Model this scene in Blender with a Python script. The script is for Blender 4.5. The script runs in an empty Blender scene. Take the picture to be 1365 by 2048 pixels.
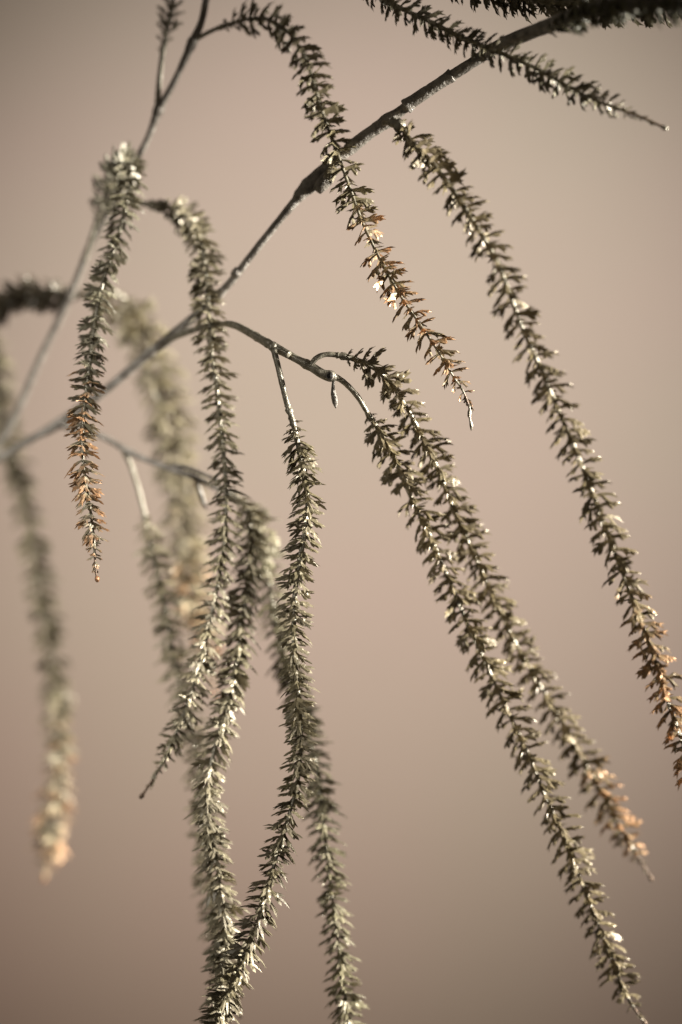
import bpy, math, random
from mathutils import Vector, Matrix, noise

random.seed(11)
R = math.radians
scene = bpy.context.scene
C = scene.collection

# ------------------------------------------------------------------ camera
FOCUS, LENS, SENSW, EYE = 0.95, 85.0, 24.0, 1.3
cam_data = bpy.data.cameras.new("camera")
cam = bpy.data.objects.new("camera", cam_data)
C.objects.link(cam)
cam.location = (0, 0, EYE)
cam.rotation_euler = (R(90), 0, 0)
cam_data.sensor_fit = 'VERTICAL'
cam_data.sensor_height = 36.0
cam_data.sensor_width = 24.0
cam_data.lens = LENS
cam_data.clip_start = 0.02
cam_data.clip_end = 60
cam_data.dof.use_dof = True
cam_data.dof.focus_distance = FOCUS
cam_data.dof.aperture_fstop = 2.0
scene.camera = cam

# ------------------------------------------------------------------ light
world = bpy.data.worlds.new("World")
scene.world = world
world.use_nodes = True
world.node_tree.nodes["Background"].inputs[0].default_value = (1.0, 0.87, 0.72, 1)
world.node_tree.nodes["Background"].inputs[1].default_value = 0.115


def spot(name, loc, aim, power, angle, blend, radius, color):
    l = bpy.data.lights.new(name, 'SPOT')
    l.energy, l.spot_size, l.spot_blend, l.shadow_soft_size, l.color = power, R(angle), blend, radius, color
    o = bpy.data.objects.new(name, l)
    C.objects.link(o)
    o.location = loc
    o.rotation_euler = (Vector(aim) - Vector(loc)).to_track_quat('-Z', 'Y').to_euler()
    return o


# hard studio key from the right, and a soft pool of light on the backdrop
spot("key_spot", (1.02, 0.86, 1.50), (-0.085, 1.00, 1.225), 295, 28.5, 0.5, 0.03, (1.0, 0.965, 0.915))
spot("left_spot", (-0.75, 0.20, 1.60), (-0.15, 1.06, 1.255), 64, 21, 0.9, 0.06, (1.0, 0.975, 0.94))
spot("backdrop_spot", (0.15, 1.35, 2.15), (0.045, 3.5, 1.48), 212, 49, 1.0, 0.25, (0.97, 0.99, 0.985))
spot("warm_backdrop_spot", (-0.5, 1.45, 0.55), (-0.10, 3.5, 1.15), 60, 54, 1.0, 0.25, (1.0, 0.78, 0.66))  # unseen lamp, added to warm the lower part of the wall

scene.view_settings.view_transform = 'Standard'
scene.view_settings.look = 'None'
scene.view_settings.exposure = 0
scene.view_settings.gamma = 1
scene.cycles.max_bounces = 6


# ------------------------------------------------------------------ helpers
def at(px, py, depth):
    """a spot in the photograph (1365 x 2048) carried out to FOCUS + depth metres"""
    d = FOCUS + depth
    s = d * SENSW / LENS / 1365.0
    return Vector(((px - 682.5) * s, d, EYE - (py - 1024) * s))


PX = FOCUS * SENSW / LENS / 1365.0        # one photograph pixel in metres at the focus distance


def spline(pts, step):
    """Catmull-Rom through the points, resampled evenly at about step metres"""
    P = [pts[0] * 2 - pts[1]] + list(pts) + [pts[-1] * 2 - pts[-2]]
    dense = []
    for i in range(1, len(P) - 2):
        for k in range(24):
            t = k / 24.0
            a, b, c, d = P[i - 1], P[i], P[i + 1], P[i + 2]
            dense.append(0.5 * ((2 * b) + (c - a) * t + (2 * a - 5 * b + 4 * c - d) * t * t + (3 * b - a - 3 * c + d) * t ** 3))
    dense.append(P[-2].copy())
    cum = [0.0]
    for a, b in zip(dense, dense[1:]):
        cum.append(cum[-1] + (b - a).length)
    n = max(2, int(cum[-1] / step))
    out, j = [], 0
    for i in range(n + 1):
        s = cum[-1] * i / n
        while j < len(cum) - 2 and cum[j + 1] < s:
            j += 1
        f = (s - cum[j]) / max(1e-9, cum[j + 1] - cum[j])
        out.append(dense[j].lerp(dense[j + 1], min(1, max(0, f))))
    return out, cum[-1]


def frames(path):
    """tangent, normal, binormal carried along the path"""
    T = []
    for i in range(len(path)):
        T.append((path[min(i + 1, len(path) - 1)] - path[max(i - 1, 0)]).normalized())
    n = T[0].orthogonal().normalized()
    res = []
    for t in T:
        n = (n - t * n.dot(t)).normalized()
        res.append((t, n, t.cross(n)))
    return res


def mesh_object(name, verts, faces, mat, parent=None, origin=Vector((0, 0, 0)), smooth=True):
    me = bpy.data.meshes.new(name)
    me.from_pydata([tuple(v - origin) for v in verts], [], faces)
    me.update()
    if smooth:
        me.polygons.foreach_set("use_smooth", [True] * len(me.polygons))
    me.materials.append(mat)
    o = bpy.data.objects.new(name, me)
    C.objects.link(o)
    if parent:
        o.parent = parent
    return o


def tube(path, radius, sides=10, profile=None, verts=None, faces=None):
    """swept tube; radius(i, u) in metres, profile(angle, u) a factor; capped ends"""
    verts = [] if verts is None else verts
    faces = [] if faces is None else faces
    fr = frames(path)
    n, b0 = len(path), len(verts)
    for i, (p, (t, a, b)) in enumerate(zip(path, fr)):
        u = i / (n - 1.0)
        r = radius(i, u)
        for k in range(sides):
            th = 2 * math.pi * k / sides
            q = r * (profile(th, u) if profile else 1)
            verts.append(p + a * math.cos(th) * q + b * math.sin(th) * q)
    for i in range(n - 1):
        for k in range(sides):
            k2 = (k + 1) % sides
            faces.append((b0 + i * sides + k, b0 + i * sides + k2, b0 + (i + 1) * sides + k2, b0 + (i + 1) * sides + k))
    faces.append(tuple(b0 + k for k in reversed(range(sides))))
    faces.append(tuple(b0 + (n - 1) * sides + k for k in range(sides)))
    return verts, faces


def thing(name, label, cat, loc, group=None):
    o = bpy.data.objects.new(name, None)
    C.objects.link(o)
    o.location = loc
    o.empty_display_size = 0.01
    o["label"], o["category"] = label, cat
    if group:
        o["group"] = group
    return o


# ------------------------------------------------------------------ materials
def new_mat(name):
    m = bpy.data.materials.new(name)
    m.use_nodes = True
    nt = m.node_tree
    return m, nt, nt.nodes["Principled BSDF"]


def noise_node(nt, scale, detail=4, rough=0.6, coord="Object"):
    tc = nt.nodes.new("ShaderNodeTexCoord")
    nz = nt.nodes.new("ShaderNodeTexNoise")
    nz.inputs["Scale"].default_value = scale
    nz.inputs["Detail"].default_value = detail
    nz.inputs["Roughness"].default_value = rough
    nt.links.new(tc.outputs[coord], nz.inputs["Vector"])
    return nz, tc


def ramp(nt, src, stops):
    r = nt.nodes.new("ShaderNodeValToRGB")
    while len(r.color_ramp.elements) < len(stops):
        r.color_ramp.elements.new(0.5)
    for e, (p, c) in zip(r.color_ramp.elements, stops):
        e.position = p
        e.color = (*c, 1)
    nt.links.new(src, r.inputs[0])
    return r


def math_node(nt, op, a, b=None):
    n = nt.nodes.new("ShaderNodeMath")
    n.operation = op
    for i, v in enumerate((a, b)):
        if v is None:
            continue
        if isinstance(v, (int, float)):
            n.inputs[i].default_value = v
        else:
            nt.links.new(v, n.inputs[i])
    return n


def leaf_material():
    """olive painted plastic leaf; the object colour's alpha says how much copper paint its end carries"""
    m, nt, bs = new_mat("painted_leaf")
    L = nt.links
    nz, tc = noise_node(nt, 1.6, 3)
    info = nt.nodes.new("ShaderNodeObjectInfo")
    tint = nt.nodes.new("ShaderNodeMix")
    tint.data_type = 'RGBA'
    tint.blend_type = 'MULTIPLY'
    tint.inputs[0].default_value = 1
    base = ramp(nt, nz.outputs["Fac"], [(0.25, (0.120, 0.100, 0.064)), (0.55, (0.232, 0.204, 0.142)), (0.8, (0.36, 0.328, 0.25))])
    L.new(base.outputs[0], tint.inputs[6])
    L.new(info.outputs["Color"], tint.inputs[7])
    sep = nt.nodes.new("ShaderNodeSeparateXYZ")
    L.new(tc.outputs["Object"], sep.inputs[0])
    fine, _ = noise_node(nt, 3.3, 2)
    a = math_node(nt, 'MULTIPLY', sep.outputs[0], 0.9)
    b = math_node(nt, 'ADD', a.outputs[0], fine.outputs["Fac"])
    c = math_node(nt, 'MULTIPLY', b.outputs[0], info.outputs["Alpha"])
    mr = nt.nodes.new("ShaderNodeMapRange")
    mr.interpolation_type = 'SMOOTHSTEP'
    mr.inputs[1].default_value, mr.inputs[2].default_value = 0.42, 0.95
    L.new(c.outputs[0], mr.inputs[0])
    cop = nt.nodes.new("ShaderNodeMix")
    cop.data_type = 'RGBA'
    L.new(mr.outputs[0], cop.inputs[0])
    L.new(tint.outputs[2], cop.inputs[6])
    cop.inputs[7].default_value = (0.41, 0.235, 0.118, 1)
    L.new(cop.outputs[2], bs.inputs["Base Color"])
    met = nt.nodes.new("ShaderNodeMapRange")
    met.inputs[3].default_value, met.inputs[4].default_value = 0.25, 0.6
    L.new(mr.outputs[0], met.inputs[0])
    L.new(met.outputs[0], bs.inputs["Metallic"])
    rg = nt.nodes.new("ShaderNodeMapRange")
    rg.inputs[3].default_value, rg.inputs[4].default_value = 0.36, 0.56
    L.new(fine.outputs["Fac"], rg.inputs[0])
    L.new(rg.outputs[0], bs.inputs["Roughness"])
    bs.inputs["Specular IOR Level"].default_value = 0.7
    bump = nt.nodes.new("ShaderNodeBump")
    bump.inputs["Strength"].default_value = 0.35
    bump.inputs["Distance"].default_value = 0.0004
    vein, _ = noise_node(nt, 9.0, 3)
    L.new(vein.outputs["Fac"], bump.inputs["Height"])
    L.new(bump.outputs[0], bs.inputs["Normal"])
    return m


def bark_material(name, stops, metallic, rough, scale, bump_d, copper=0.0):
    m, nt, bs = new_mat(name)
    L = nt.links
    tc = nt.nodes.new("ShaderNodeTexCoord")
    nz = nt.nodes.new("ShaderNodeTexNoise")
    nz.inputs["Scale"].default_value = scale
    nz.inputs["Detail"].default_value = 6
    nz.inputs["Roughness"].default_value = 0.65
    L.new(tc.outputs["Object"], nz.inputs["Vector"])
    r = ramp(nt, nz.outputs["Fac"], stops)
    L.new(r.outputs[0], bs.inputs["Base Color"])
    bs.inputs["Metallic"].default_value = metallic
    rg = nt.nodes.new("ShaderNodeMapRange")
    rg.inputs[3].default_value, rg.inputs[4].default_value = rough - 0.12, rough + 0.15
    L.new(nz.outputs["Fac"], rg.inputs[0])
    L.new(rg.outputs[0], bs.inputs["Roughness"])
    n2 = nt.nodes.new("ShaderNodeTexNoise")
    n2.inputs["Scale"].default_value = scale * 3.2
    n2.inputs["Detail"].default_value = 4
    L.new(tc.outputs["Object"], n2.inputs["Vector"])
    bump = nt.nodes.new("ShaderNodeBump")
    bump.inputs["Strength"].default_value = 0.8
    bump.inputs["Distance"].default_value = bump_d
    L.new(n2.outputs["Fac"], bump.inputs["Height"])
    L.new(bump.outputs[0], bs.inputs["Normal"])
    return m


M_LEAF = leaf_material()
M_STEM = bark_material("painted_stem", [(0.3, (0.10, 0.086, 0.058)), (0.5, (0.23, 0.205, 0.15)), (0.7, (0.35, 0.32, 0.25))], 0.4, 0.34, 420, 0.0003)
M_BARK = bark_material("painted_bark", [(0.32, (0.085, 0.072, 0.056)), (0.5, (0.20, 0.176, 0.143)), (0.68, (0.34, 0.31, 0.265))], 0.3, 0.42, 260, 0.0011)
M_COPPER = bark_material("copper_tip", [(0.35, (0.16, 0.075, 0.035)), (0.6, (0.42, 0.22, 0.11))], 0.6, 0.38, 700, 0.0003)


M_BARK_DARK = bark_material("painted_bark_dark", [(0.32, (0.055, 0.047, 0.036)), (0.5, (0.145, 0.125, 0.099)), (0.68, (0.25, 0.225, 0.185))], 0.3, 0.5, 260, 0.0011)
M_TIP = bark_material("bronze_tip", [(0.35, (0.055, 0.038, 0.024)), (0.6, (0.16, 0.105, 0.065))], 0.4, 0.45, 700, 0.0003)


# ------------------------------------------------------------------ backdrop
def build_wall():
    m, nt, bs = new_mat("plaster")
    L = nt.links
    big, _ = noise_node(nt, 2.3, 2, 0.5)
    small, _ = noise_node(nt, 26, 5, 0.6)
    c1 = ramp(nt, big.outputs["Fac"], [(0.35, (0.477, 0.389, 0.309)), (0.65, (0.490, 0.379, 0.312))])
    mix = nt.nodes.new("ShaderNodeMix")
    mix.data_type = 'RGBA'
    mix.blend_type = 'MULTIPLY'
    mix.inputs[0].default_value = 1
    c2 = ramp(nt, small.outputs["Fac"], [(0.3, (0.93, 0.93, 0.93)), (0.7, (1, 1, 1))])
    L.new(c1.outputs[0], mix.inputs[6])
    L.new(c2.outputs[0], mix.inputs[7])
    L.new(mix.outputs[2], bs.inputs["Base Color"])
    bs.inputs["Roughness"].default_value = 0.92
    bs.inputs["Specular IOR Level"].default_value = 0.2
    bump = nt.nodes.new("ShaderNodeBump")
    bump.inputs["Distance"].default_value = 0.004
    L.new(small.outputs["Fac"], bump.inputs["Height"])
    L.new(bump.outputs[0], bs.inputs["Normal"])
    V, F = [], []
    nx, nz_ = 40, 24
    for j in range(nz_ + 1):
        for i in range(nx + 1):
            x, z = -5 + 10 * i / nx, -0.4 + 4.6 * j / nz_
            V.append(Vector((x, 3.5 + 0.006 * noise.noise(Vector((x * 1.3, z * 1.3, 4.0))), z)))
    for j in range(nz_):
        for i in range(nx):
            a = j * (nx + 1) + i
            F.append((a, a + 1, a + nx + 2, a + nx + 1))
    w = mesh_object("wall", V, F, m)
    w["kind"] = "structure"
    w["label"] = "plain pinkish beige wall far out of focus behind the branches"
    w["category"] = "wall"


build_wall()


# ------------------------------------------------------------------ leaves
def leaf_mesh(seed, style):
    """a lobed leaf one unit long along +x, upper side +z: ridged, thick fingers that fan out of one stalk"""
    rnd = random.Random(seed)
    V, F = [], []

    bend = rnd.uniform(0.10, 0.34)
    cup = rnd.uniform(-0.25, 0.35)
    twist = rnd.uniform(-0.35, 0.35)
    fold = rnd.uniform(0.15, 0.55) if style == "fan" else rnd.uniform(0.45, 0.95)

    def warp(x, y, z):
        zz = z - bend * x * x + cup * y * y + twist * x * y - fold * math.sqrt(y * y + 0.0009) + 0.03 * fold
        return Vector((x, y, zz))

    def blade(x0, y0, ang, length, width, ends="point", lift=0.0):
        ca, sa = math.cos(ang), math.sin(ang)
        curl = rnd.uniform(-0.25, 0.25)
        st = [(0.0, 0.45), (0.40, 0.85), (0.78, 1.0)]
        b0 = len(V)
        for (t, w) in st:
            for (k, (sy, h)) in enumerate(((1, 0.0), (0, 0.42), (-1, 0.0), (0, -0.30))):
                lx, ly = t * length, sy * w * width + curl * t * t * length
                V.append(warp(x0 + lx * ca - ly * sa, y0 + lx * sa + ly * ca, h * w * width + lift * t))
        for s in range(2):
            for k in range(4):
                a, b = b0 + 4 * s + k, b0 + 4 * s + (k + 1) % 4
                F.append((a, b, b + 4, a + 4))
        e = b0 + 8
        if ends == "fork":
            for sgn in (1, -1):
                lx, ly = length * rnd.uniform(1.04, 1.2), sgn * width * rnd.uniform(0.95, 1.35) + curl * length
                V.append(warp(x0 + lx * ca - ly * sa, y0 + lx * sa + ly * ca, lift))
                t = len(V) - 1
                side = 0 if sgn == 1 else 2
                F.extend([(e + side, e + 1, t), (e + 1, e + 3, t), (e + 3, e + side, t)] if sgn == -1 else [(e + 1, e + side, t), (e + 3, e + 1, t), (e + side, e + 3, t)])
        else:
            lx, ly = length, curl * length
            V.append(warp(x0 + lx * ca - ly * sa, y0 + lx * sa + ly * ca, lift))
            t = len(V) - 1
            for k in range(4):
                F.append((e + k, e + (k + 1) % 4, t))

    if style == "fan":
        n = rnd.choice((4, 5, 5, 6))
        spread = rnd.uniform(0.62, 0.92)
        for i in range(n):
            f = (i / (n - 1.0)) * 2 - 1
            ang = f * spread + rnd.uniform(-0.07, 0.07)
            ln = (0.74 - 0.22 * abs(f) ** 1.5) * rnd.uniform(0.84, 1.12)
            blade(0.17 + 0.05 * rnd.random(), 0.02 * f, ang, ln, rnd.uniform(0.086, 0.112), "fork" if rnd.random() < 0.4 else "point", rnd.uniform(-0.06, 0.08))
        blade(-0.03, 0, 0, 0.56, 0.21)
    else:
        blade(-0.03, 0, 0, 0.70, 0.16)
        blade(0.38, 0, rnd.uniform(-0.1, 0.1), 0.50, 0.105, "fork")
        for sgn in (1, -1):
            blade(0.26 + rnd.uniform(-0.03, 0.05), 0.02 * sgn, sgn * rnd.uniform(0.60, 0.86), rnd.uniform(0.38, 0.48), 0.098, rnd.choice(("fork", "point")), rnd.uniform(-0.05, 0.08))
            if rnd.random() < 0.6:
                blade(0.50 + rnd.uniform(-0.03, 0.04), 0.02 * sgn, sgn * rnd.uniform(0.40, 0.65), rnd.uniform(0.28, 0.36), 0.082, "point", rnd.uniform(-0.05, 0.08))
    me = bpy.data.meshes.new("leaf_" + style)
    me.from_pydata([tuple(v) for v in V], [], F)
    me.update()
    me.materials.append(M_LEAF)
    return me


LEAVES = {s: [leaf_mesh(100 * k + 7 + i, s) for i in range(10)] for k, s in enumerate(("fan", "antler"))}
first_leaf = {}


def place_leaf(parent, origin, pos, xax, up, size, style, color, rnd, name="leaf", squash=1.0):
    me = rnd.choice(LEAVES[style])
    y = up.cross(xax).normalized()
    z = xax.cross(y).normalized()
    o = bpy.data.objects.new(name, me)
    m = Matrix((xax, y, z)).transposed().to_4x4() @ Matrix.Diagonal((size, size * squash * rnd.uniform(0.98, 1.24), size, 1))
    m.translation = pos - origin
    o.matrix_local = m
    o.parent = parent
    o.color = color
    C.objects.link(o)
    return o


# ------------------------------------------------------------------ fronds
def make_frond(label, pts, bare=(0.0, 0.0), leaf_px=36, gap_px=10.0, whorl=2, style="fan", copper=(2, 3), stem_px=3.6, stalk_px=None, tip="bead", tint=(1, 1, 1), angle=(2, 26), seed=1, bulb=None, plug_leaf=True, group="leafy fronds hanging from the painted branches"):
    rnd = random.Random(seed)
    P = [at(*p) for p in pts]
    path, length = spline(P, 5.0 * PX)
    n = len(path)
    origin = path[0].copy()
    root = thing("drooping_frond", label, "frond", origin, group)
    stalk_px = stalk_px or stem_px * 1.5
    u0, u1 = bare[0] / (length / PX), 1 - bare[1] / (length / PX)

    def rad(i, u):
        if u < u0:
            r = stalk_px * (1.05 - 0.15 * u / max(u0, 1e-6))
        else:
            f = (u - u0) / (1 - u0)
            r = stem_px * (1.12 - 0.5 * f)
            blendin = min(1, (u - u0) * length / PX / 30.0)
            r = stalk_px * 1.0 * (1 - blendin) + r * blendin
        lump = noise.noise(path[i] * 900 + Vector((seed, 0, 0)))
        lump2 = 1 if u < u0 else 1.25
        if u > u1:
            r *= 0.9
            lump2 = 1.2
        return PX * r * (1 + 0.16 * lump * lump2)

    tw = rnd.uniform(0, 6)
    V, F = tube(path, rad, 9, lambda th, u: 1 + (0.16 if u > u0 else 0.06) * math.cos(3 * th + tw + 9 * u))
    # a second thin strand, the leaf bases that run down the stem
    if u0 < 1:
        fr = frames(path)
        i0, i1 = int(u0 * n), int(max(u1, 0.05) * n) - 1
        for q in range(2):
            ph = rnd.uniform(0, 6.28)
            sub = []
            for i in range(i0, i1):
                t, a, b = fr[i]
                w = ph + 0.02 * (i - i0) + 0.5 * noise.noise(Vector((i * 0.06, seed, q)))
                sub.append(path[i] + (a * math.cos(w) + b * math.sin(w)) * PX * stem_px * (0.95 - 0.4 * i / n))
            if len(sub) > 4:
                tube(sub, lambda i, u: PX * stem_px * 0.42 * (1 - 0.4 * u) * (1 + 0.35 * math.sin(i * 1.6)), 5, None, V, F)
    so = mesh_object("stem", V, F, M_STEM, root, origin)
    if bare[1]:
        so.data.materials.append(M_TIP)
        for q in range(int(u1 * (n - 1)) * 9, (n - 1) * 9):
            so.data.polygons[q].material_index = 1

    # bud scales where the leaves begin
    fr = frames(path)
    step = length / (n - 1)
    if bulb:
        up_, size = bulb
        i = min(n - 2, int(up_ / (length / PX) * n))
        t, a, b = fr[i]
        bp = [path[i] + t * PX * size * (k / 6.0 - 0.5) * 1.6 for k in range(7)]
        rr = [0.62, 0.95, 0.72, 1.0, 1.12, 0.95, 0.55]
        V, F = tube(bp, lambda i, u: PX * size * 0.5 * rr[i] * (1 + 0.1 * math.sin(i * 3)), 10, lambda th, u: 1 + 0.1 * math.cos(4 * th + 8 * u))
        mesh_object("collar", V, F, M_STEM, root, origin)

    # leaves
    s = u0 * length + 3 * PX
    end = u1 * length
    node = 0
    while s < end:
        f = (s - u0 * length) / (end - u0 * length)
        i = min(n - 2, int(s / step))
        k = s / step - i
        p = path[i].lerp(path[i + 1], k)
        t, a, b = fr[i]
        a = t.cross(Vector((0, 1, 0))).normalized()
        b = t.cross(a)
        env = min(1, 0.35 + (s - u0 * length) / (70 * PX)) * min(1, 0.38 + (end - s) / (110 * PX))
        for w in range(whorl):
            if rnd.random() < 0.03:
                continue
            phi = 2 * math.pi * w / whorl + node * (math.pi / whorl) + rnd.gauss(0, 0.12) + 0.28 * noise.noise(Vector((node * 0.05, seed, 0.5)))
            rad_dir = a * math.cos(phi) + b * math.sin(phi)
            al = R(rnd.uniform(*angle))
            x = rad_dir * math.cos(al) + t * math.sin(al)
            up = -t * math.cos(al) + rad_dir * math.sin(al)
            x = (x + Vector((rnd.gauss(0, 0.07), rnd.gauss(0, 0.07), rnd.gauss(0, 0.07)))).normalized()
            roll = rnd.gauss(0, 0.42 if style == "antler" else 0.28)
            up = (up - x * up.dot(x)).normalized()
            up = up * math.cos(roll) + x.cross(up) * math.sin(roll)
            size = PX * (p.y / FOCUS) * leaf_px * 0.98 * env * rnd.choice((0.88, 0.96, 1.0, 1.03, 1.12)) * rnd.uniform(0.94, 1.05)
            cf = min(1, max(0, (f - copper[0]) / (copper[1] - copper[0])))
            cf = 0.82 * cf * rnd.uniform(0.6, 1.15) if cf > 0 else 0.0
            g = rnd.uniform(0.80, 1.18)
            col = (tint[0] * g, tint[1] * g, tint[2] * g * rnd.uniform(0.9, 1.05), min(1, cf))  # tint: the frond's paint tone, with lit paleness and shaded darkness put in
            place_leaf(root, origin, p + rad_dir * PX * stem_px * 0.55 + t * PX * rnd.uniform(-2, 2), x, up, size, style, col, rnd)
        node += 1
        s += PX * gap_px * rnd.uniform(0.9, 1.1) * (0.75 if f < 0.04 else 1.0)

    # the end of the frond
    t, a, b = fr[-1]
    tm = M_COPPER if copper[0] < 0.45 and tip == "bead" else (M_STEM if tip == "sliver" or seed == 36 else M_TIP)
    if tip == "bead":
        bp = [path[-1] + t * PX * 5.4 * (k / 6.0 * 2.4 - 1.2) for k in range(7)]
        V, F = tube(bp, lambda i, u: PX * 4.6 * (0.25 + 0.85 * math.sin(math.pi * min(1, 0.12 + 0.8 * u))), 10, lambda th, u: 1 + 0.08 * math.cos(3 * th + 5 * u))
        mesh_object("tip_bead", V, F, tm, root, origin)
    elif tip == "sliver":
        bp = [path[-1] + t * PX * 6.0 * (k - 7) + (a * math.sin(k * 1.1) * 1.2) * PX for k in range(10)]
        prof = [1.0, 1.5, 2.3, 2.8, 2.0, 1.3, 1.9, 2.7, 2.0, 0.2]
        V, F = tube(bp, lambda i, u: PX * 2.2 * prof[i] * 0.75, 6, lambda th, u: 1 + 0.3 * math.cos(2 * th))
        mesh_object("tip_scale", V, F, tm, root, origin)
    # a few bud scales hug the bare run before the end and after the stalk
    for (ua, ub, cnt) in ((max(0, u0 - 14 * PX / length), u0 + 22 * PX / length, 7 if bare[0] else 0), (u1, min(1, u1 + bare[1] * 0.6 * PX / length), int(bare[1] / 9))):
        for q in range(cnt):
            u = rnd.uniform(ua, ub)
            i = min(n - 2, int(u * (n - 1)))
            t, a, b = fr[i]
            ph = rnd.uniform(0, 6.28)
            d = a * math.cos(ph) + b * math.sin(ph)
            x = (t + d * 0.55).normalized()
            up = (d - x * d.dot(x)).normalized()
            place_leaf(root, origin, path[i] + d * PX * stem_px * 0.7, x, up, PX * rnd.uniform(11, 19), "fan", (tint[0], tint[1], tint[2], 0.7 if ua > 0.5 and copper[0] < 0.45 else 0.0), rnd, "scale", 0.7)
    return root


# ------------------------------------------------------------------ branches
def limb(name, pts, mat, parent, origin, sides=14, rough=0.06, joints=(), seed=0, step=4.0, flute=0.05):
    """pts: (px, py, depth, width in photo pixels)"""
    P = [at(*p[:3]) for p in pts]
    path, length = spline(P, step * PX)
    # widths by nearest position along the chain
    cum = [0]
    for a, b in zip(P, P[1:]):
        cum.append(cum[-1] + (b - a).length)
    tot = cum[-1]

    def width(u):
        s = u * tot
        for k in range(len(cum) - 1):
            if s <= cum[k + 1] or k == len(cum) - 2:
                f = (s - cum[k]) / (cum[k + 1] - cum[k])
                f = f * f * (3 - 2 * f)
                d0 = 0.84 * (FOCUS + pts[k][2]) / FOCUS
                return (pts[k][3] * (1 - f) + pts[k + 1][3] * f) * d0
    jj = list(joints)

    def rad(i, u):
        r = width(u) * 0.5 * PX
        for (ju, amt, w) in jj:
            d = (u - ju) * tot / PX
            r *= 1 + amt * math.exp(-(d / w) ** 2)
        r *= 1 + rough * noise.noise(path[i] * 260 + Vector((seed, 3, 1))) + rough * 0.8 * noise.noise(path[i] * 900)
        return r
    V, F = tube(path, rad, sides, lambda th, u: 1 + flute * math.cos(2 * th + seed + 5 * u) + flute * 0.7 * noise.noise(Vector((math.cos(th) * 2, math.sin(th) * 2, u * tot * 120 + seed))))
    return mesh_object(name, V, F, mat, parent, origin)


def collar(pts, mat, parent, origin, widths, seed=0):
    """a short lumpy ring sitting round a limb, from point to point"""
    P = [at(*p) for p in pts]
    path, length = spline(P, length_step(P, len(widths)))
    m = len(path)
    V, F = tube(path, lambda i, u: PX * 0.5 * widths[min(len(widths) - 1, int(round(u * (len(widths) - 1))))] * (1 + 0.05 * noise.noise(path[i] * 1500)), 12, lambda th, u: 1 + 0.05 * math.cos(2 * th + seed))
    return mesh_object("collar", V, F, mat, parent, origin)


def length_step(P, n):
    return sum((b - a).length for a, b in zip(P, P[1:])) / (n - 1) * 1.0001


# the main branch, from beyond the top right down to the lower left
o1 = at(-60, 945, 0.092)
branch = thing("branch", "thick knotted grey brown branch crossing diagonally from the top right to the left edge", "branch", o1)
# outer sleeve of the branch (thick part) and the thinner wood that leaves the knot
limb("bough", [(1560, -70, -0.085, 44), (1365, -18, -0.060, 42), (1180, 24, -0.036, 41), (1060, 66, -0.018, 36), (1000, 92, -0.010, 33), (965, 112, -0.006, 29)],
     M_BARK, branch, o1, 16, 0.06, [(0.98, 0.10, 6)], 1)
limb("bough", [(972, 108, -0.006, 25), (935, 132, -0.003, 27), (903, 152, 0.0, 27), (897, 157, 0.0, 29)], M_BARK, branch, o1, 14, 0.07, [(0.03, 0.12, 5)], 2, 3)
limb("bough", [(905, 150, 0.0, 31), (860, 180, 0.003, 30), (826, 203, 0.005, 31), (812, 214, 0.006, 33)], M_BARK, branch, o1, 14, 0.07, [(0.02, 0.10, 5), (0.97, 0.12, 6)], 3, 3)
limb("bough", [(822, 206, 0.006, 25), (800, 224, 0.008, 27), (772, 244, 0.010, 33), (735, 270, 0.012, 29), (702, 296, 0.014, 31), (694, 304, 0.0145, 26)], M_BARK, branch, o1, 14, 0.06, [(0.35, 0.12, 12)], 4, 3)
limb("bough", [(705, 296, 0.0142, 22), (668, 326, 0.016, 31), (640, 352, 0.018, 41), (618, 372, 0.019, 41), (602, 388, 0.020, 32), (590, 404, 0.021, 22), (560, 440, 0.023, 19), (500, 515, 0.029, 18), (455, 572, 0.034, 19),
              (395, 628, 0.043, 20), (335, 680, 0.052, 25), (300, 706, 0.057, 22), (210, 782, 0.068, 20), (120, 846, 0.078, 25), (60, 880, 0.083, 19), (0, 915, 0.088, 19), (-60, 945, 0.092, 19)],
     M_BARK, branch, o1, 14, 0.05, [(0.16, 0.05, 8), (0.36, 0.16, 5), (0.55, 0.2, 6)], 5, 4)
# chipped lip under the knot
collar([(676, 336, 0.013), (654, 358, 0.014), (634, 382, 0.0155)], M_BARK, branch, o1, [8, 22, 28, 29, 20], 3)
collar([(478, 540, 0.031), (468, 553, 0.032)], M_BARK, branch, o1, [20, 24, 23, 19], 2)

# side twig that carries three of the fronds
limb("twig", [(332, 684, 0.052, 18), (365, 668, 0.046, 17), (405, 655, 0.038, 17), (445, 648, 0.029, 14), (470, 651, 0.023, 19), (500, 666, 0.016, 19), (545, 692, 0.007, 20), (590, 716, 0.002, 17), (622, 733, 0.0, 19), (646, 748, 0.0, 20), (664, 753, 0.0, 25), (674, 757, 0.0, 12)],
     M_STEM, branch, o1, 14, 0.05, [(0.59, 0.12, 5), (0.66, 0.12, 4), (0.86, 0.16, 5)], 7, 3, 0.15)
for (ax, ay, bx, by, w0) in ((540, 689, 553, 697, 18), (616, 729, 627, 736, 19), (573, 706, 580, 711, 16)):
    collar([(ax, ay, 0.006 if ax < 560 else 0.001), ((ax + bx) / 2, (ay + by) / 2, 0.0055 if ax < 560 else 0.0008), (bx, by, 0.005 if ax < 560 else 0.0005)], M_STEM, branch, o1, [w0 * 0.8, w0 * 1.15, w0 * 1.2, w0 * 1.05, w0 * 0.7], ax)
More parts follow.
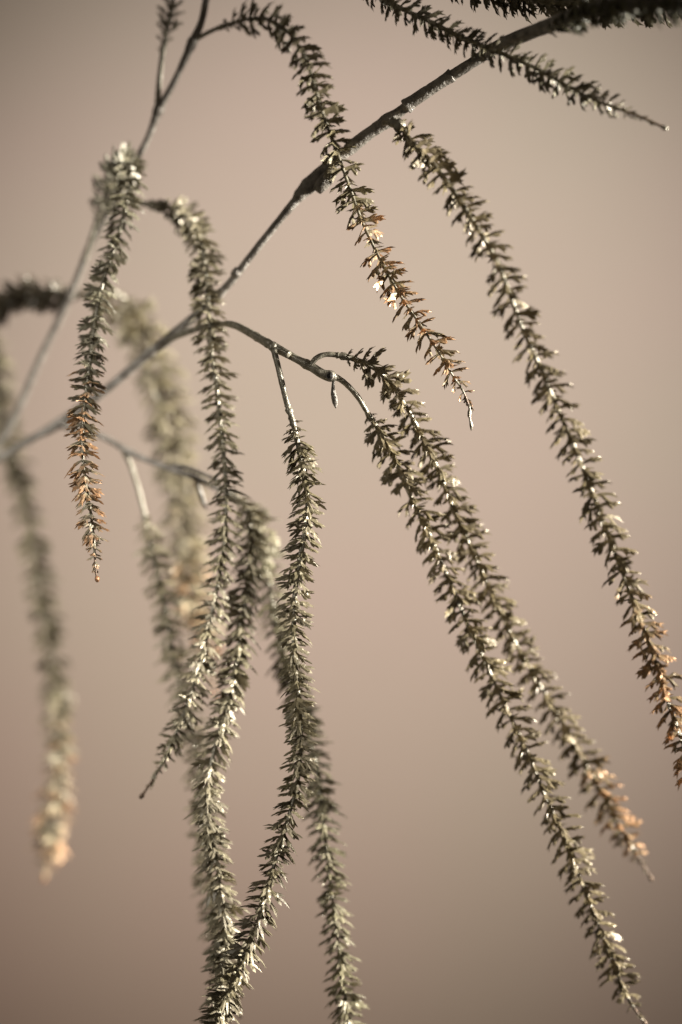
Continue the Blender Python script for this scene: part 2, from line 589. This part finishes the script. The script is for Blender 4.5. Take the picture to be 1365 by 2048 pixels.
# open socket ring near its start and the shade-coloured plug in its end
def ring(center, axis, r_out, r_tube, mat, parent, origin, name="socket"):
    t = axis.normalized()
    a = t.orthogonal().normalized()
    b = t.cross(a)
    V, F = [], []
    N, K = 18, 7
    for i in range(N):
        th = 2 * math.pi * i / N
        d = a * math.cos(th) + b * math.sin(th)
        for k in range(K):
            ph = 2 * math.pi * k / K
            V.append(center + d * (r_out + r_tube * math.cos(ph)) + t * r_tube * math.sin(ph))
    for i in range(N):
        for k in range(K):
            F.append((i * K + k, ((i + 1) % N) * K + k, ((i + 1) % N) * K + (k + 1) % K, i * K + (k + 1) % K))
    return mesh_object(name, V, F, mat, parent, origin)


ring(at(660, 752, -0.0025), Vector((-0.35, -1, 0.1)), PX * 6.5, PX * 2.6, M_BARK, branch, o1)
m_dark = bark_material("socket_shade", [(0.3, (0.012, 0.010, 0.007)), (0.7, (0.03, 0.025, 0.018))], 0.0, 0.8, 400, 0.0002)  # near-black plug: the shade inside the socket is put into its colour
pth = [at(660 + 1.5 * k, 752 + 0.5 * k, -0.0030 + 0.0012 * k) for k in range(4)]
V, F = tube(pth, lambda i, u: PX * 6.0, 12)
mesh_object("hollow_shade", V, F, m_dark, branch, o1)
# slender bud leaf hanging under the twig's end
V, F = tube([at(668, 758, 0.0), at(667, 768, 0.0), at(667, 778, 0.0), at(668, 787, -0.0002), at(670, 796, -0.0004), at(671, 805, -0.0002), at(672, 811, 0), at(672, 817, 0.0)],
            lambda i, u: PX * (3.6, 3.4, 4.6, 6.6, 7.6, 6.6, 4.6, 0.6)[i], 10, lambda th, u: 1 - 0.25 * abs(math.sin(th)) + 0.08 * math.sin(3 * th))
mesh_object("bud", V, F, M_BARK, branch, o1)

# lower left side twig
limb("twig", [(118, 846, 0.078, 20), (160, 862, 0.076, 16), (205, 873, 0.073, 14), (262, 905, 0.070, 15), (300, 922, 0.067, 14), (345, 938, 0.062, 16), (392, 955, 0.056, 15), (430, 975, 0.050, 12), (462, 990, 0.045, 10)],
     M_BARK, branch, o1, 12, 0.06, [(0.4, 0.2, 8), (0.66, 0.2, 7)], 9, 4)
limb("twig", [(345, 930, 0.062, 9), (375, 935, 0.058, 10), (405, 948, 0.053, 10), (440, 962, 0.05, 8)], M_BARK, branch, o1, 10, 0.06, (), 10, 4)
V, F = tube([at(394, 958, 0.055), at(398, 975, 0.055), at(403, 990, 0.055), at(408, 1006, 0.055), at(413, 1020, 0.055)], lambda i, u: PX * (3, 4.5, 6, 5, 0.8)[i], 8)
mesh_object("bud", V, F, M_BARK, branch, o1)

# the second, thinner branch
o2 = at(-60, 960, 0.108)
branch2 = thing("branch", "thinner blurred grey branch rising steeply from the left edge to the top edge", "branch", o2)
limb("bough", [(455, -110, 0.036, 15), (418, -18, 0.040, 16), (404, 42, 0.041, 16), (386, 84, 0.043, 21), (352, 158, 0.048, 16), (318, 222, 0.052, 19), (296, 278, 0.056, 16), (268, 330, 0.061, 17), (232, 398, 0.067, 17), (182, 490, 0.077, 19),
              (158, 550, 0.083, 17), (128, 622, 0.089, 18), (80, 720, 0.096, 17), (32, 830, 0.102, 18), (-10, 900, 0.106, 18), (-60, 960, 0.108, 18)],
     M_BARK_DARK, branch2, o2, 12, 0.06, [(0.17, 0.15, 6), (0.30, 0.12, 5)], 12, 4)

collar([(322, 208, 0.0515), (317, 222, 0.052), (311, 238, 0.053)], M_BARK_DARK, branch2, o2, [15, 22, 23, 19, 14], 5)
collar([(389, 74, 0.0425), (385, 86, 0.043), (379, 99, 0.044)], M_BARK_DARK, branch2, o2, [15, 21, 23, 19, 14], 6)

# ------------------------------------------------------------------ all fronds
OL = (1.0, 1.0, 1.0)
make_frond("frond arching over from the top left and crossing in front of the thick branch's knot",
           [(388, 82, 0.043), (420, 64, 0.041), (450, 52, 0.039), (490, 40, 0.037), (530, 38, 0.034), (568, 58, 0.031), (600, 95, 0.028), (622, 145, 0.024), (640, 205, 0.019), (660, 265, 0.015), (682, 325, 0.0095), (706, 392, 0.006), (730, 455, 0.004),
            (766, 528, 0.002), (802, 592, 0.0), (840, 648, 0.0), (876, 702, 0.0), (905, 750, 0.0), (925, 780, 0.0), (938, 812, 0.0), (942, 850, 0.0)],
           bare=(70, 62), leaf_px=43, gap_px=11.6, whorl=2, style="antler", copper=(0.38, 0.66), stem_px=3.4, tip="sliver", seed=41, tint=(0.88, 0.83, 0.70), angle=(-2, 24), bulb=(66, 12))
make_frond("rightmost long frond, falling from the thick branch down to the photo's right edge",
           [(768, 246, 0.002), (786, 246, -0.006), (803, 254, -0.010), (816, 272, -0.013), (832, 292, -0.016), (862, 322, -0.020), (900, 372, -0.024), (932, 420, -0.027), (962, 468, -0.029), (992, 520, -0.030), (1016, 578, -0.031), (1042, 650, -0.031), (1070, 712, -0.031), (1098, 776, -0.030),
            (1126, 842, -0.029), (1156, 912, -0.028), (1184, 984, -0.026), (1210, 1052, -0.024), (1236, 1122, -0.022), (1264, 1192, -0.020), (1290, 1262, -0.018), (1316, 1336, -0.016), (1338, 1408, -0.015), (1364, 1480, -0.014), (1390, 1560, -0.012), (1415, 1640, -0.01)],
           bare=(62, 0), leaf_px=46, gap_px=11.3, whorl=2, style="antler", copper=(0.5, 0.8), stem_px=4.4, stalk_px=6.0, tip="none", seed=22, tint=(0.74, 0.66, 0.52), angle=(-2, 26), bulb=(62, 24))
make_frond("upper of two fronds slanting side by side, glowing copper leaves near its tip",
           [(622, 730, 0.0), (634, 716, -0.001), (655, 709, -0.001), (688, 713, 0.0), (720, 722, 0.003), (752, 738, 0.006), (785, 772, 0.010), (812, 812, 0.013), (836, 856, 0.016), (862, 908, 0.020), (886, 962, 0.023), (908, 1020, 0.026), (934, 1078, 0.029), (962, 1140, 0.031),
            (992, 1206, 0.034), (1026, 1276, 0.037), (1062, 1340, 0.040), (1100, 1404, 0.042), (1138, 1468, 0.045), (1176, 1536, 0.047), (1212, 1602, 0.049), (1246, 1664, 0.050), (1276, 1712, 0.050), (1302, 1756, 0.050)],
           bare=(80, 52), leaf_px=45, gap_px=11.3, whorl=2, style="antler", copper=(0.62, 0.9), stem_px=4.2, stalk_px=5.4, tip="bead", seed=23, tint=(0.74, 0.66, 0.52), angle=(-2, 26), bulb=(74, 15))
make_frond("lower of two fronds slanting side by side, hung on a bare arched stalk",
           [(668, 752, 0.002), (690, 766, 0.003), (716, 794, 0.005), (738, 830, 0.008), (758, 862, 0.011), (784, 906, 0.014), (806, 956, 0.017), (830, 1010, 0.019), (858, 1066, 0.021), (884, 1126, 0.023), (910, 1188, 0.024), (936, 1250, 0.025), (964, 1312, 0.026),
            (996, 1380, 0.026), (1028, 1448, 0.027), (1060, 1516, 0.027), (1090, 1590, 0.027), (1122, 1662, 0.027), (1152, 1736, 0.028), (1182, 1810, 0.028), (1208, 1878, 0.028), (1232, 1940, 0.028), (1256, 1996, 0.028), (1290, 2046, 0.028)],
           bare=(110, 40), leaf_px=46, gap_px=11.3, whorl=2, style="antler", copper=(0.80, 1.3), stem_px=4.0, stalk_px=5.6, tip="bead", seed=24, tint=(0.74, 0.66, 0.52), angle=(-2, 26))
make_frond("sharp olive frond in the centre, hanging straight down then curving left to the bottom edge",
           [(548, 700, 0.003), (556, 730, 0.001), (565, 768, 0.0), (575, 808, 0.0), (586, 842, 0.0), (596, 884, 0.0), (606, 930, 0.0), (614, 980, 0.0), (617, 1022, 0.0), (611, 1066, 0.0), (601, 1116, -0.001), (593, 1166, -0.001), (589, 1216, -0.001), (588, 1270, -0.001), (591, 1330, -0.001),
            (597, 1390, -0.001), (601, 1450, -0.001), (601, 1510, -0.001), (594, 1572, -0.001), (578, 1632, -0.002), (560, 1690, -0.002), (543, 1750, -0.003), (527, 1806, -0.003), (508, 1866, -0.004), (484, 1926, -0.005), (458, 1986, -0.006), (430, 2046, -0.007), (404, 2110, -0.008)],
           bare=(150, 0), leaf_px=42, gap_px=9.2, whorl=2, style="fan", copper=(1.5, 2), stem_px=4.6, stalk_px=6.2, tip="none", seed=25, tint=(0.88, 0.84, 0.74), angle=(2, 26), bulb=(128, 15))
make_frond("silvery frond with rusty leaf tips at left, its sharp beaded end hanging free",
           [(170, 520, 0.078), (182, 480, 0.074), (196, 436, 0.070), (212, 388, 0.064), (232, 342, 0.056), (252, 322, 0.048), (262, 340, 0.042), (258, 385, 0.037), (246, 440, 0.033), (228, 500, 0.029), (208, 560, 0.025), (194, 622, 0.021), (186, 680, 0.017), (179, 740, 0.013),
            (171, 800, 0.009), (166, 860, 0.005), (166, 915, 0.002), (172, 970, 0.0), (181, 1020, 0.0), (187, 1070, 0.0), (190, 1110, 0.0), (192, 1140, 0.0), (195, 1158, 0.0)],
           bare=(95, 42), leaf_px=39, gap_px=9.8, whorl=2, style="fan", copper=(0.42, 0.72), stem_px=3.6, tip="bead", seed=46, angle=(2, 26), tint=(1.15, 1.18, 1.2))
make_frond("long pale frond passing before the side twig and swinging left to a dark beaded tip",
           [(242, 392, 0.064), (275, 405, 0.060), (312, 411, 0.057), (340, 416, 0.055), (372, 434, 0.050), (398, 472, 0.045), (410, 530, 0.040), (415, 590, 0.036), (420, 650, 0.032), (424, 710, 0.029), (433, 770, 0.027), (440, 830, 0.026), (446, 890, 0.025), (451, 950, 0.025),
            (453, 1010, 0.025), (451, 1070, 0.025), (443, 1130, 0.025), (432, 1190, 0.025), (420, 1250, 0.025), (405, 1310, 0.025), (388, 1370, 0.025), (368, 1430, 0.025), (342, 1492, 0.025), (315, 1545, 0.026), (284, 1592, 0.026)],
           bare=(92, 66), leaf_px=40, gap_px=10.0, whorl=2, style="fan", copper=(0.9, 1.6), stem_px=4.4, tip="bead", seed=27, angle=(2, 26), tint=(1.12, 1.1, 1.04), bulb=(96, 26))
make_frond("bushy pale frond that runs into the sharp central frond at the bottom edge",
           [(440, 975, 0.048), (470, 992, 0.044), (494, 1020, 0.042), (502, 1070, 0.040), (500, 1130, 0.038), (492, 1190, 0.035), (482, 1250, 0.032), (476, 1310, 0.029), (466, 1370, 0.026), (450, 1430, 0.023), (432, 1490, 0.021), (420, 1550, 0.019),
            (417, 1610, 0.018), (424, 1670, 0.018), (434, 1730, 0.018), (443, 1790, 0.018), (449, 1850, 0.018), (450, 1910, 0.018), (444, 1970, 0.018), (440, 2040, 0.018), (438, 2110, 0.018)],
           bare=(40, 0), leaf_px=44, gap_px=9.2, whorl=2, style="fan", copper=(1.5, 2), stem_px=4.2, tip="none", seed=28, angle=(6, 32), tint=(1.15, 1.13, 1.08))
make_frond("soft frond just behind the sharp central one, white lit leaves down its right side",
           [(462, 990, 0.050), (496, 1012, 0.054), (520, 1056, 0.058), (532, 1120, 0.060), (544, 1190, 0.060), (556, 1260, 0.058), (572, 1330, 0.054), (594, 1396, 0.050), (614, 1460, 0.045), (630, 1524, 0.041), (640, 1590, 0.038), (648, 1656, 0.035), (656, 1722, 0.032),
            (664, 1790, 0.030), (672, 1850, 0.029), (680, 1910, 0.028), (688, 1970, 0.027), (698, 2040, 0.026), (708, 2110, 0.025)],
           bare=(40, 0), leaf_px=43, gap_px=10.0, whorl=2, style="fan", copper=(1.5, 2), stem_px=4.0, tip="none", seed=29, angle=(2, 26), tint=(1.08, 1.08, 1.0))
make_frond("blurred frond on a long pale stalk below the left side twig",
           [(246, 898, 0.071), (262, 930, 0.072), (278, 980, 0.072), (290, 1030, 0.072), (300, 1080, 0.072), (314, 1140, 0.071), (330, 1210, 0.070), (342, 1280, 0.068), (356, 1350, 0.066), (372, 1420, 0.064), (390, 1490, 0.062), (402, 1560, 0.060), (408, 1630, 0.058),
            (414, 1700, 0.056), (420, 1780, 0.054), (430, 1850, 0.052), (444, 1920, 0.050), (462, 1980, 0.050), (480, 2030, 0.050)],
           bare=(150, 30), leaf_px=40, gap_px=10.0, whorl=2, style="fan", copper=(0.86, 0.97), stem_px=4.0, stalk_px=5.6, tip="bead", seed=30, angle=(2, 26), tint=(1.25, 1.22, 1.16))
make_frond("left of the two very blurred sandy fronds hanging close together",
           [(140, 590, 0.088), (185, 592, 0.092), (225, 615, 0.097), (258, 655, 0.102), (284, 710, 0.106), (304, 770, 0.108), (322, 830, 0.110), (334, 890, 0.111), (344, 950, 0.112), (352, 1010, 0.112), (359, 1070, 0.112), (366, 1130, 0.112), (374, 1190, 0.112), (382, 1250, 0.112), (388, 1290, 0.112)],
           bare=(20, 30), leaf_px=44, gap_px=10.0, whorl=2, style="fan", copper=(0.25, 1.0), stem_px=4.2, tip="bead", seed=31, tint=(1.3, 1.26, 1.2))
make_frond("right of the two very blurred sandy fronds hanging close together",
           [(222, 580, 0.094), (262, 610, 0.100), (300, 665, 0.106), (328, 730, 0.110), (346, 790, 0.112), (358, 850, 0.113), (367, 910, 0.114), (374, 970, 0.115), (382, 1040, 0.115), (390, 1110, 0.115), (398, 1180, 0.115), (406, 1250, 0.115), (416, 1320, 0.115), (430, 1390, 0.115)],
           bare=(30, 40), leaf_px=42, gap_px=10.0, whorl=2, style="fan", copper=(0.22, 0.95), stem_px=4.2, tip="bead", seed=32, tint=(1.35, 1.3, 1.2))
make_frond("most blurred frond at the far left, pale and fading to copper at its tip",
           [(-30, 640, 0.125), (-12, 720, 0.127), (2, 800, 0.129), (20, 880, 0.130), (38, 950, 0.130), (54, 1020, 0.130), (68, 1090, 0.130), (80, 1160, 0.130), (92, 1230, 0.130), (104, 1300, 0.130), (112, 1370, 0.130), (117, 1440, 0.130), (117, 1510, 0.130), (113, 1580, 0.130), (106, 1650, 0.130), (97, 1710, 0.130), (90, 1758, 0.130)],
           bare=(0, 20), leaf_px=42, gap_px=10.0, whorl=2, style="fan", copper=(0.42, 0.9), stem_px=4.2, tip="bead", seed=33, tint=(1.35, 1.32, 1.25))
make_frond("dark blurred frond curling off the left edge from the thin branch",
           [(150, 596, 0.090), (118, 590, 0.096), (84, 586, 0.102), (48, 588, 0.106), (14, 602, 0.110), (-24, 632, 0.112), (-60, 680, 0.112)],
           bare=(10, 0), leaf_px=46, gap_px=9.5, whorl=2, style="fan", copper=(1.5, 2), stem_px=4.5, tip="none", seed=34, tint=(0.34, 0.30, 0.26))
make_frond("short frond on a split stalk cut off by the top edge above the thin branch",
           [(316, 220, 0.052), (318, 180, 0.052), (322, 140, 0.051), (328, 95, 0.051), (336, 50, 0.050), (346, 5, 0.050), (356, -50, 0.050), (366, -110, 0.050)],
           bare=(122, 0), leaf_px=32, gap_px=10.0, whorl=2, style="fan", copper=(1.5, 2), stem_px=4.5, stalk_px=6.5, tip="none", seed=35)
make_frond("dark frond slanting across the thick branch near the top right, ending in a shiny bead",
           [(690, -48, -0.010), (730, -22, -0.010), (768, 0, -0.011), (812, 22, -0.012), (856, 42, -0.013), (900, 64, -0.015), (944, 84, -0.017), (986, 100, -0.019), (1030, 118, -0.021), (1074, 138, -0.023), (1118, 162, -0.025), (1160, 186, -0.028), (1204, 206, -0.030), (1244, 220, -0.032), (1290, 238, -0.034), (1330, 256, -0.036)],
           bare=(0, 78), leaf_px=38, gap_px=9.3, whorl=2, style="antler", copper=(0.5, 1.3), stem_px=4.4, tip="bead", seed=36, tint=(0.72, 0.70, 0.62), angle=(0, 34))
make_frond("dark frond lying along the top edge, crossing the thick branch in the right corner",
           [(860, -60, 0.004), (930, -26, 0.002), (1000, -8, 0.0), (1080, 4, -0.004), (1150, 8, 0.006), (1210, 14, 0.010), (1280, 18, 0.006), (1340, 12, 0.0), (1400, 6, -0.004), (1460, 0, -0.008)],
           bare=(0, 0), leaf_px=44, gap_px=7.1, whorl=2, style="antler", copper=(1.5, 2), stem_px=4.8, tip="none", seed=37, tint=(0.48, 0.46, 0.36), angle=(0, 30))  # tint darkened so the leaves look unlit
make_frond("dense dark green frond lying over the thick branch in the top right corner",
           [(1098, 62, -0.030), (1140, 42, -0.036), (1190, 28, -0.042), (1250, 18, -0.048), (1320, 12, -0.054), (1380, 8, -0.060), (1440, 4, -0.065)],
           bare=(0, 0), leaf_px=42, gap_px=8.3, whorl=2, style="fan", copper=(1.5, 2), stem_px=4.8, tip="none", seed=38, tint=(0.40, 0.41, 0.30), angle=(0, 30))  # dark green leaves, tinted darker still for the unlit corner
